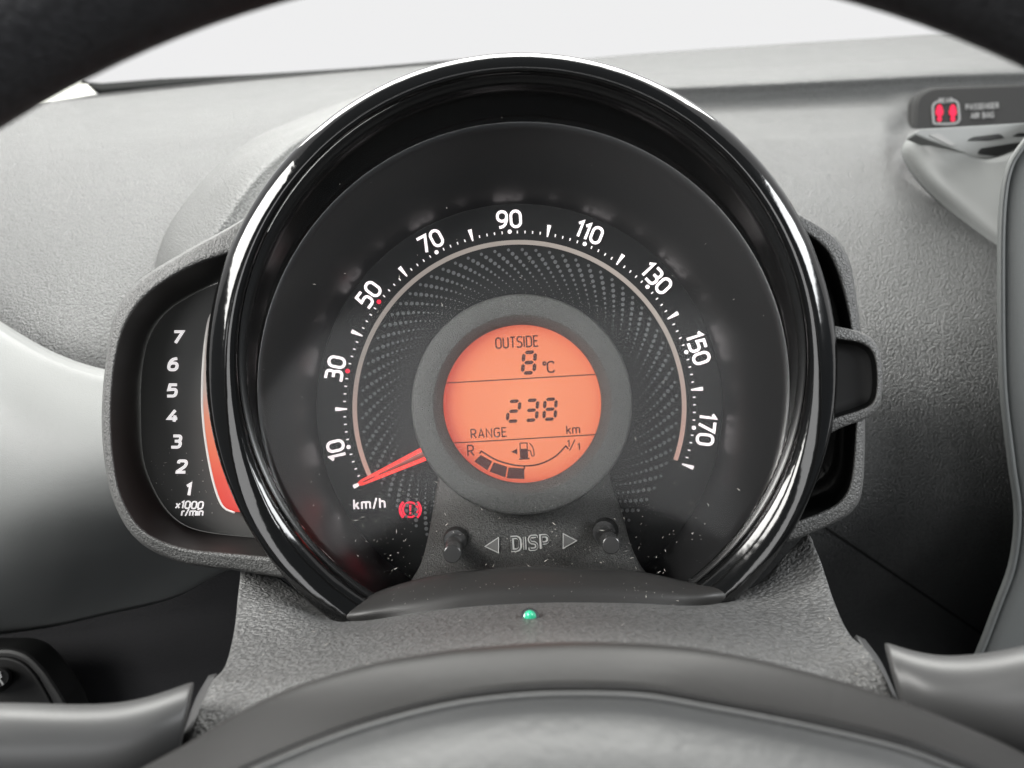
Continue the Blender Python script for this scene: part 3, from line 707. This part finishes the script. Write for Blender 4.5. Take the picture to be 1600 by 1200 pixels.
for ch, x in (('2', 802.5), ('3', 830.5), ('8', 859.5)):
    fl = Flat(.2804, .0002); seg7(fl, ch, x, 641 - (x - 830) * .055, 17.5, 31, 5.2, TILT, .12); fl.build('display_digit', 'lcdink', scr)
fl = Flat(.2804, .0002); fl.text('OUTSIDE', 807.5, 534.5, 18.5, 2.3, TILT, 0, .22, .80); fl.build('display_lettering', 'lcdink', scr)
fl = Flat(.2804, .0002); fl.text('oC', 857, 573.5, 19, 2.6, TILT, 0, .16); fl.build('display_lettering', 'lcdink', scr)
fl = Flat(.2804, .0002); fl.text('RANGE', 763.5, 676.5, 15.5, 2.0, TILT, 0, .30); fl.build('display_lettering', 'lcdink', scr)
fl = Flat(.2804, .0002); fl.text('km', 895.5, 671, 14.5, 2.0, TILT, 0, .28); fl.build('display_lettering', 'lcdink', scr)
fl = Flat(.2804, .0002); fl.text('R', 735.5, 704, 18.5, 2.3, TILT, 0, .3); fl.build('display_lettering', 'lcdink', scr)
fl = Flat(.2804, .0002); fl.text('1', 888.5, 693, 11.5, 2.0, TILT); fl.line([(890, 704), (898.5, 687)], 1.7); fl.text('1', 904.5, 698, 11.5, 2.0, TILT); fl.build('display_lettering', 'lcdink', scr)
# fuel arc, bars, pump
fl = Flat(.2804, .0002)
q = spline([Vector((x, y, 0)) for x, y in ((752, 705), (775, 718.5), (800, 726), (822, 728), (845, 724.5), (868, 713), (884, 697))], 40)
fl.line([(749, 709)] + [(p.x, p.y) for p in q] + [(888, 701.5)], 2.3); fl.line([(819.5, 728), (819, 733.5)], 2.2); fl.build('fuel_arc', 'lcdink', scr)
for q in ([(751, 711), (769, 721), (761.5, 735), (741, 721)], [(771.5, 722.5), (792.5, 729.5), (789.5, 746), (765, 737)], [(794.5, 730.5), (819, 732), (819.5, 748.5), (792, 747.5)]):
    fl = Flat(.2804, .0002); fl.poly(q); fl.build('fuel_bar', 'lcdink', scr)
fl = Flat(.2804, .0002)
fl.line([(813.5, 717), (812.5, 692.5), (823.5, 692), (824.5, 717)], 1.7); fl.poly([(813, 701.5), (824, 701), (824.5, 716), (813.5, 716.5)]); fl.line([(811, 717.5), (827.5, 716.5)], 2)
fl.line(fillet([(825, 704), (829, 704), (831, 713), (835, 712), (833, 699), (827.5, 692.5)], 3), 1.6)
fl.poly([(798.5, 706), (808, 701), (808.5, 710)]); fl.build('fuel_pump_symbol', 'lcdink', scr)

# console below the display with the two push buttons
con = loft('button_console', [
    [(698, 690, .3100), (750, 690, .3098), (815, 690, .3096), (880, 690, .3098), (938, 690, .3100)],
    [(686, 740, .3060), (750, 742, .3000), (815, 742, .2990), (880, 742, .3000), (950, 735, .3060)],
    [(676, 800, .2990), (745, 802, .2880), (815, 803, .2870), (890, 802, .2880), (970, 795, .2990)],
    [(666, 852, .2850), (740, 852, .2800), (815, 850, .2795), (895, 850, .2800), (985, 850, .2850)],
    [(656, 884, .2800), (735, 876, .2750), (815, 872, .2742), (900, 874, .2750), (1000, 882, .2800)],
    [(640, 912, .2760), (730, 896, .2690), (815, 890, .2680), (905, 892, .2690), (1015, 902, .2760)],
    [(630, 940, .2740), (728, 930, .2670), (815, 925, .2660), (908, 926, .2670), (1030, 935, .2740)],
], 'console', clu, n=60, sub=6)
for s, xs in ((-1, ((694, 745, .2945), (684, 800, .291), (672, 852, .287), (657, 884, .282), (638, 915, .278))),
              (1, ((942, 745, .2945), (968, 795, .291), (984, 850, .287), (998, 882, .282), (1016, 905, .278)))):
    pass
for (bx, by), (ex, ey) in (((711, 846), (706.5, 866)), ((944, 832), (955, 852))):
    bt = sweep('push_button', [P(bx, by, .2830), P(ex, ey, .2580)], [.0033, .0029], 'btn', con, 28, 3, linear=True)
    bt.modifiers.new('bevel', 'BEVEL').width = .0004; bt.modifiers['bevel'].segments = 3; bt.modifiers['bevel'].angle_limit = R_(50)
    sweep('button_collar', [P(bx + 2, by - 3, .2835), P(bx, by, .2795)], [.0047, .0040], 'btn', bt, 24, 4, linear=True)
sf = surf(con); cs = lambda e: (lambda x, y: (sf(x, y) or .28) - e)
fl = Flat(cs(.0006), .001); fl.text('DISP', 828.5, 848.5, 25, 5.0, TILT, 0, .36); fl.build('embossed_lettering', 'emboss', con)
fl = Flat(cs(.0009), .0005); fl.text('DISP', 828.5, 848.5, 21.8, 1.7, TILT, 0, .40, 1.0); fl.build('lettering_groove', 'console', con)
for q in ([(758, 854), (779, 840), (779, 864)], [(880, 834), (880, 857), (901, 845)]):
    fl = Flat(cs(.0005), .001); fl.poly(q); t = fl.build('arrow_mark', 'tri', con)
    fl = Flat(cs(.0008), .0006); fl.line(q, 1.3, True); fl.build('arrow_edge', 'emboss', t)

# clear lens
o = plate('lens', circ((815.8, 563), 431, 120), .2658, .0006, 'lens', clu, kind=None)

# dust on the lens and on the lip
def dust(name, n, fn, d, parent, smin=.5, smax=1.6):
    fl = Flat(d, .00004)
    for _ in range(n):
        x, y = fn(); s = random.uniform(smin, smax) * random.choice((.6, .8, 1)); a = random.uniform(0, 180); k = random.choice((1, 1, 1.2, 1.6, 2.2, 5))
        ca, sa = math.cos(a), math.sin(a)
        fl.k = 0
        fl.poly([(x + ca * s * k, y + sa * s * k), (x - sa * s * .6, y + ca * s * .6), (x - ca * s * k, y - sa * s * k), (x + sa * s * .6, y - ca * s * .6)])
    return fl.build(name, 'dust', parent, kind='stuff')
def low():
    while 1:
        x = random.choice((random.gauss(560, 90), random.gauss(1010, 130), random.gauss(815, 240))); y = random.gauss(850, 55)
        if (x - 816) ** 2 + (y - 563) ** 2 < 400 ** 2 and y > 690: return x, y
def anyw():
    while 1:
        x, y = random.uniform(390, 1240), random.uniform(150, 930)
        if (x - 816) ** 2 + (y - 563) ** 2 < 410 ** 2: return x, y
dust('lens_dust', 330, low, .2656, clu, .3, 1.0)
dust('lens_specks', 70, anyw, .2655, clu, .4, .9)

# rev counter pod
pod = loft('rev_counter_pod', [
    [(412, 330, .300), (385, 350, .300), (290, 405, .300), (222, 450, .300), (190, 500, .300), (178, 560, .300), (172, 640, .300), (176, 720, .300), (192, 788, .300), (226, 838, .300), (290, 868, .300), (380, 880, .300), (460, 885, .300)],
    [(412, 300, .272), (385, 338, .272), (285, 395, .272), (215, 440, .272), (180, 492, .272), (166, 560, .272), (159, 640, .272), (163, 720, .272), (180, 790, .272), (216, 845, .272), (282, 879, .272), (380, 893, .270), (460, 906, .268)],
    [(412, 303, .2685), (385, 341, .2685), (287, 398, .2685), (218, 443, .2685), (183, 494, .2685), (169, 560, .2685), (162, 640, .2685), (166, 720, .2685), (183, 788, .2685), (218, 842, .2685), (283, 876, .2685), (380, 890, .2670), (460, 903, .265)],
    [(412, 355, .2665), (385, 383, .2665), (300, 413, .2665), (235, 453, .2665), (197, 500, .2665), (179, 560, .2665), (172, 640, .2665), (176, 720, .2665), (191, 784, .2665), (225, 832, .2665), (287, 858, .2665), (380, 868, .2650), (460, 876, .263)],
    [(412, 358, .2675), (385, 386, .2675), (301, 416, .2675), (237, 455, .2675), (199, 502, .2675), (181, 561, .2675), (174, 640, .2675), (178, 719, .2675), (193, 782, .2675), (227, 830, .2675), (288, 856, .2675), (380, 866, .266), (460, 874, .264)],
], 'rim', clu, n=140, sub=4, linear=True, solid=0)
inn = [(412, 357), (385, 385), (300.5, 415), (236, 454.5), (198, 501.5), (180, 560.5), (173, 640), (177, 719.5), (192, 783), (226, 831), (287.5, 857), (380, 867), (460, 875)]
fce = [(470, 410), (385, 425), (318, 452), (264, 485), (234, 526), (222, 580), (220, 640), (224, 715), (243, 768), (272, 808), (310, 828), (380, 838), (460, 843)]
loft('pod_wall', [[(u, v, .2674) for u, v in inn], [(u + (a - u) * .5, v + (b_ - v) * .5, .281) for (u, v), (a, b_) in zip(inn, fce)], [(u, v, .2945) for u, v in fce]], 'lip', pod, n=120, sub=4, solid=0)
qf = spline([Vector((u, v, 0)) for u, v in [(412, 416)] + fce[1:-1] + [(440, 846)]], 60)
face = plate('rev_counter_face', [(p.x, p.y) for p in qf], .2930, .001, 'podface', pod)
for t_, x, y in (('7', 277.5, 527), ('6', 270.5, 569), ('5', 269, 610), ('4', 270, 650), ('3', 275.5, 690), ('2', 284, 729), ('1', 294.5, 765)):
    fl = Flat(.2925); fl.text(t_, x, y, 22, 4.4, 0, .16, 0, 1.25); fl.build('numeral', 'tachw', face, label='rev counter numeral %s' % t_)
fl = Flat(.2925); fl.text('x1000', 296, 789, 13, 2.0, 2, .16, .26, 1.1); fl.text('r/min', 300.5, 800.5, 12, 1.9, 0, .16, .26, 1.1); fl.build('unit_lettering', 'tachw', face)
bl = [(333, 488), (326, 500), (319.5, 540), (316, 590), (316, 640), (321, 690), (330, 740), (340, 775), (350, 793), (366, 800)]
br = [(346, 488), (344, 500), (340, 540), (338, 590), (339, 640), (344, 690), (354, 740), (366, 770), (376, 785), (386, 800)]
loft('rev_light_bar', [[(u - 1, v, .2930) for u, v in bl], [(u, v, .2900) for u, v in bl], [(u + 4, v, .2888) for u, v in bl], [(u, v, .2888) for u, v in br], [(u, v, .2930) for u, v in br]],
     'bar', face, n=60, sub=4, solid=0)
sweep('light_bar_edge', [P(u + 1, v, .2894) for u, v in bl], [.0006], 'barwhite', face, 8, 50)
def onpod():
    y = random.gauss(770, 40); return random.uniform(235, 360), y
dust('face_dust', 60, onpod, .2924, face, .4, 1.1)

# right wing of the cluster with its loop
wing = loft('right_wing', [
    [(1222, 338, .300), (1240, 350, .300), (1290, 378, .300), (1314, 412, .300), (1326, 460, .300), (1332, 520, .300), (1336, 590, .300), (1336, 660, .300), (1332, 750, .300), (1316, 790, .300), (1288, 808, .300), (1238, 828, .300), (1215, 838, .300)],
    [(1222, 322, .272), (1246, 332, .272), (1300, 366, .272), (1326, 404, .272), (1337, 456, .272), (1345, 520, .272), (1351, 590, .272), (1352, 660, .272), (1348, 760, .272), (1334, 796, .272), (1304, 817, .272), (1246, 842, .272), (1215, 850, .272)],
    [(1222, 325, .2695), (1246, 335, .2695), (1298, 368, .2695), (1323, 406, .2695), (1334, 457, .2695), (1342, 520, .2695), (1348, 590, .2695), (1349, 660, .2695), (1345, 758, .2695), (1331, 794, .2695), (1302, 815, .2695), (1246, 839, .2695), (1215, 848, .2695)],
    [(1222, 345, .2685), (1252, 358, .2685), (1290, 386, .2685), (1310, 424, .2685), (1323, 470, .2685), (1332, 520, .2685), (1338, 590, .2685), (1339, 660, .2685), (1332, 748, .2685), (1316, 783, .2685), (1290, 800, .2685), (1246, 816, .2685), (1215, 824, .2685)],
    [(1222, 346, .2695), (1252, 360, .2695), (1289, 388, .2695), (1308, 425, .2695), (1321, 471, .2695), (1330, 520, .2695), (1336, 590, .2695), (1337, 660, .2695), (1330, 747, .2695), (1314, 781, .2695), (1288, 798, .2695), (1246, 814, .2695), (1215, 822, .2695)],
], 'rim', clu, n=140, sub=4, linear=True, solid=0)
wi = [(1222, 346), (1252, 360), (1289, 388), (1308, 425), (1321, 471), (1330, 520), (1336, 590), (1337, 660), (1330, 747), (1314, 781), (1288, 798), (1246, 814), (1215, 822)]
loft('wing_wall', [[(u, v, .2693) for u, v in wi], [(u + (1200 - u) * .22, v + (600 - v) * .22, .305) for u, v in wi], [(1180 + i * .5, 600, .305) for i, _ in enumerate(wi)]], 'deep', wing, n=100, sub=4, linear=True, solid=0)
lo = [(1266, 500), (1300, 508), (1345, 519), (1367, 534), (1377, 560), (1379, 600), (1373, 636), (1350, 655), (1305, 673), (1266, 700)]
li = [(1266, 522), (1302, 529), (1340, 535), (1360, 546), (1368, 566), (1370, 600), (1364, 628), (1342, 641), (1300, 655), (1266, 676)]
lp = loft('side_loop', [[(u - (u - 1300) * .03, v + (595 - v) * .04, .285) for u, v in lo], [(u, v, .2655) for u, v in lo], [(u - 1.5, v + (595 - v) * .02, .2642) for u, v in lo],
    [(u + 1.5, v - (595 - v) * .02, .2635) for u, v in li], [(u, v, .2645) for u, v in li]], 'rim', wing, n=90, sub=3, linear=True, solid=0)
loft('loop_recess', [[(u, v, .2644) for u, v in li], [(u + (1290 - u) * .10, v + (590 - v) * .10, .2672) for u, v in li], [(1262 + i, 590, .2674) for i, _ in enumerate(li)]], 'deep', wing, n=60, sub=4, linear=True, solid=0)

# ================================================================== COLUMN SHROUD
shr = root('steering_column_shroud', P(850, 1060, .22), 'grey leather grained steering column shroud below the round gauge', 'column cover')
cover = loft('grained_cover', [
    [(384, 872, .284), (440, 905, .280), (500, 950, .268), (560, 962, .262), (690, 948, .258), (830, 938, .257), (980, 938, .257), (1100, 940, .260), (1180, 915, .268), (1225, 870, .276), (1262, 832, .284)],
    [(378, 886, .277), (440, 925, .270), (505, 968, .2535), (560, 972, .2505), (690, 952, .248), (830, 942, .247), (980, 942, .248), (1100, 946, .2505), (1180, 925, .262), (1225, 885, .271), (1267, 842, .278)],
    [(372, 930, .262), (440, 950, .254), (510, 975, .2455), (570, 976, .243), (690, 957, .241), (830, 947, .240), (980, 947, .241), (1100, 951, .243), (1190, 945, .252), (1240, 915, .260), (1283, 880, .264)],
    [(366, 985, .246), (440, 995, .238), (520, 996, .231), (600, 985, .228), (700, 972, .226), (830, 963, .225), (980, 964, .226), (1100, 970, .229), (1200, 975, .235), (1260, 965, .241), (1305, 945, .247)],
    [(352, 1040, .226), (430, 1045, .217), (520, 1035, .211), (610, 1018, .208), (710, 1000, .206), (830, 990, .205), (980, 991, .206), (1100, 1000, .208), (1200, 1012, .213), (1280, 1015, .219), (1328, 992, .228)],
    [(326, 1075, .213), (420, 1080, .203), (510, 1062, .197), (610, 1042, .194), (710, 1022, .192), (830, 1011, .191), (980, 1012, .192), (1100, 1022, .195), (1200, 1040, .199), (1290, 1048, .204), (1362, 1025, .213)],
    [(290, 1180, .195), (420, 1150, .188), (510, 1120, .184), (610, 1095, .181), (710, 1078, .179), (830, 1068, .178), (980, 1069, .179), (1100, 1080, .182), (1200, 1100, .186), (1300, 1120, .190), (1400, 1110, .197)],
    [(285, 1300, .20), (420, 1280, .195), (510, 1260, .19), (610, 1240, .188), (710, 1225, .186), (830, 1215, .185), (980, 1215, .186), (1100, 1225, .188), (1200, 1240, .191), (1300, 1260, .195), (1410, 1280, .20)],
], 'shroud', shr, n=150, sub=8, solid=.0025)
loft('smooth_lip', [
    [(508, 964, .262), (545, 943, .263), (600, 920, .2690), (660, 903, .2670), (730, 892, .2660), (815, 886, .2655), (905, 887, .2660), (1000, 893, .2670), (1075, 908, .2690), (1128, 912, .264), (1178, 930, .264)],
    [(510, 967, .260), (547, 948, .2575), (602, 925, .2590), (661, 908, .2590), (731, 897, .2585), (815, 891, .2580), (906, 892, .2585), (1000, 898, .2590), (1074, 912, .2590), (1126, 916, .2575), (1175, 933, .262)],
    [(514, 970, .258), (558, 960, .2520), (612, 946, .2510), (668, 935, .2500), (735, 924, .2492), (818, 918, .2488), (905, 918, .2492), (998, 921, .2500), (1070, 928, .2508), (1120, 930, .2520), (1170, 937, .260)],
    [(520, 975, .259), (566, 976, .2530), (620, 966, .2490), (680, 957, .2470), (745, 950, .2465), (822, 946, .2460), (904, 946, .2465), (990, 948, .2470), (1062, 950, .2490), (1112, 951, .2530), (1160, 945, .261)],
], 'lip', shr, n=110, sub=7, solid=.0012)
def onlip():
    x = random.uniform(600, 1090); return x, 915 + ((x - 830) / 270) ** 2 * 22 + random.gauss(0, 8)
sc_ = surf(cover)
def onshroud():
    while 1:
        x, y = random.choice(((random.gauss(370, 40), random.gauss(1085, 35)), (random.gauss(1345, 25), random.gauss(1040, 30)), (random.uniform(400, 1300), random.gauss(990, 25))))
        if sc_(x, y): return x, y
dust('cover_dust', 150, onshroud, lambda x, y: (sc_(x, y) or .2) - .0003, shr, .3, 1.0)
dust('lip_dust', 60, onlip, .2470, shr, .3, .8)
# indicator lamp
led = sweep('lamp_ring', [P(828, 967.5, .2262), P(828, 966.5, .2230)], [.0031, .0026], 'chrome', shr, 28, 5, linear=True, label='chrome ring of the green lamp')
V = []; nn = 9
axis = (P(828, 955, .220) - P(828, 965, .2236)).normalized(); base = P(828, 964.5, .2240)
ax = axis.cross(rt).normalized(); ay = axis.cross(ax)
for i in range(nn):
    q = math.pi / 2 * i / (nn - 1); r = .00185 * math.cos(q); h = .0028 * math.sin(q)
    for s in range(20):
        t = 2 * math.pi * s / 20; V.append(base + axis * h + ax * r * math.cos(t) + ay * r * math.sin(t))
mk('indicator_lamp', V, grid_faces(nn, 20, True), 'led', shr, label='small green indicator lamp dome', face_cam=True)
# collars where the stalks come out
loft('stalk_collar', [[(326, 1055, .222), (306, 1090, .216), (292, 1130, .21), (276, 1185, .205)], [(338, 1052, .221), (322, 1092, .212), (306, 1136, .205), (290, 1190, .20)]], 'stalk', shr, n=16, sub=4)
loft('stalk_collar', [[(1338, 992, .232), (1358, 1030, .222), (1378, 1070, .215), (1400, 1120, .205)], [(1352, 999, .234), (1376, 1032, .226), (1396, 1075, .218), (1418, 1130, .21)]], 'stalk', shr, n=16, sub=4)

def stalk(name, label, secs):
    rt_ = root(name, P(*secs[-1][0], secs[-1][2]), label, 'stalk', 'column stalks')
    V = []; n = 28
    for (tu, tv), (bu, bv), d, ry in secs:
        for s in range(n):
            q = 2 * math.pi * s / n; cx, cy = (tu + bu) / 2, (tv + bv) / 2
            k = abs(math.cos(q)) ** 1.0 * (1 if math.cos(q) > 0 else -1)
            z = abs(math.sin(q)) ** 1.0 * (1 if math.sin(q) > 0 else -1)
            V.append(P(cx + (tu - cx) * k, cy + (tv - cy) * k, d - ry * z))
    Fc = grid_faces(len(secs), n, True) + [tuple(range(n))[::-1], tuple((len(secs) - 1) * n + s for s in range(n))]
    o = mk('stalk_body', V, Fc, 'stalk', rt_)
    sd = o.modifiers.new('smooth', 'SUBSURF'); sd.levels = sd.render_levels = 2
    return rt_
stalk('indicator_stalk', 'smooth grey control stalk at the lower left, left of the column shroud', [
    ((-160, 1100), (-160, 1290), .180, .012), ((-60, 1097), (-60, 1285), .181, .012), ((40, 1097), (30, 1280), .183, .012), ((130, 1101), (115, 1275), .186, .012), ((200, 1097), (180, 1270), .189, .0125),
    ((255, 1081), (225, 1260), .192, .013), ((290, 1068), (255, 1255), .195, .013), ((297, 1066), (260, 1253), .1955, .013), ((303, 1065), (265, 1252), .196, .0125), ((304, 1067), (266, 1250), .198, .011)])
stalk('wiper_stalk', 'smooth grey control stalk at the lower right, right of the column shroud', [
    ((1760, 975), (1760, 1200), .186, .012), ((1680, 991), (1690, 1200), .188, .012), ((1600, 1008), (1620, 1200), .190, .012), ((1530, 1022), (1560, 1200), .193, .012), ((1470, 1025), (1510, 1205), .196, .0125),
    ((1425, 1016), (1475, 1210), .199, .013), ((1395, 1006), (1450, 1215), .202, .013), ((1388, 1004), (1443, 1215), .2025, .013), ((1382, 1004), (1438, 1215), .203, .0125), ((1380, 1006), (1436, 1213), .205, .011)])

# ================================================================== STEERING WHEEL
whl = root('steering_wheel', P(890, 1634, .14), 'black leather steering wheel with grey hub pad, seen through its upper half', 'steering wheel')
WC = (890, 1634); D0 = .120
V = []; ns, nt = 200, 28; Rm = 1871; tr = .0155
for i in range(ns):
    th = 360 * i / ns; c = P(*ang_pt(WC, Rm, th), D0); o_ = (c - P(*WC, D0)).normalized()
    for s in range(nt):
        q = 2 * math.pi * s / nt; V.append(c + o_ * math.cos(q) * tr + fw * math.sin(q) * tr * .95)
fs = [(i * nt + s, i * nt + (s + 1) % nt, ((i + 1) % ns) * nt + (s + 1) % nt, ((i + 1) % ns) * nt + s) for i in range(ns) for s in range(nt)]
mk('rim', V, fs, 'leather', whl)
ho = [(100, 1290), (180, 1225), (290, 1163), (370, 1115), (457, 1074), (566, 1041), (650, 1024), (747, 1011), (892, 1003), (1037, 1008), (1146, 1023), (1255, 1048), (1371, 1082), (1500, 1132), (1600, 1178), (1720, 1250)]
hi_ = [(160, 1330), (240, 1280), (330, 1235), (430, 1190), (530, 1150), (620, 1122), (704, 1102), (790, 1090), (878, 1085), (1001, 1088), (1110, 1106), (1255, 1134), (1400, 1168), (1480, 1196), (1560, 1230), (1660, 1290)]
def sh(c, dv, d): return [(u, v + dv, d) for u, v in c]
mixc = lambda a, b_, t, d: [(p[0] + (q[0] - p[0]) * t, p[1] + (q[1] - p[1]) * t, d) for p, q in zip(a, b_)]
loft('hub_shell', [sh(ho, 14, .172), sh(ho, 1, .160), sh(ho, 2, .1565), mixc(ho, hi_, .15, .1535), mixc(ho, hi_, .5, .1490), mixc(ho, hi_, .9, .1450), mixc(ho, hi_, .97, .1448)], 'hubband', whl, n=120, sub=5)
loft('hub_pad', [mixc(ho, hi_, .955, .1452), sh(hi_, -4, .1440), sh(hi_, 0, .1434), sh(hi_, 4, .1437), sh(hi_, 9, .1442), sh(hi_, 50, .1400), sh(hi_, 120, .1320), sh(hi_, 260, .1220), sh(hi_, 500, .1140)], 'pad', whl, n=120, sub=6)
for a in (-1, 1):
    sweep('spoke', [P(890 + a * 300, 1650, .130), P(890 + a * 1000, 1640, .126), P(890 + a * 1820, 1634, .121)], [.02, .014, .012], 'hubband', whl, 14, 14)
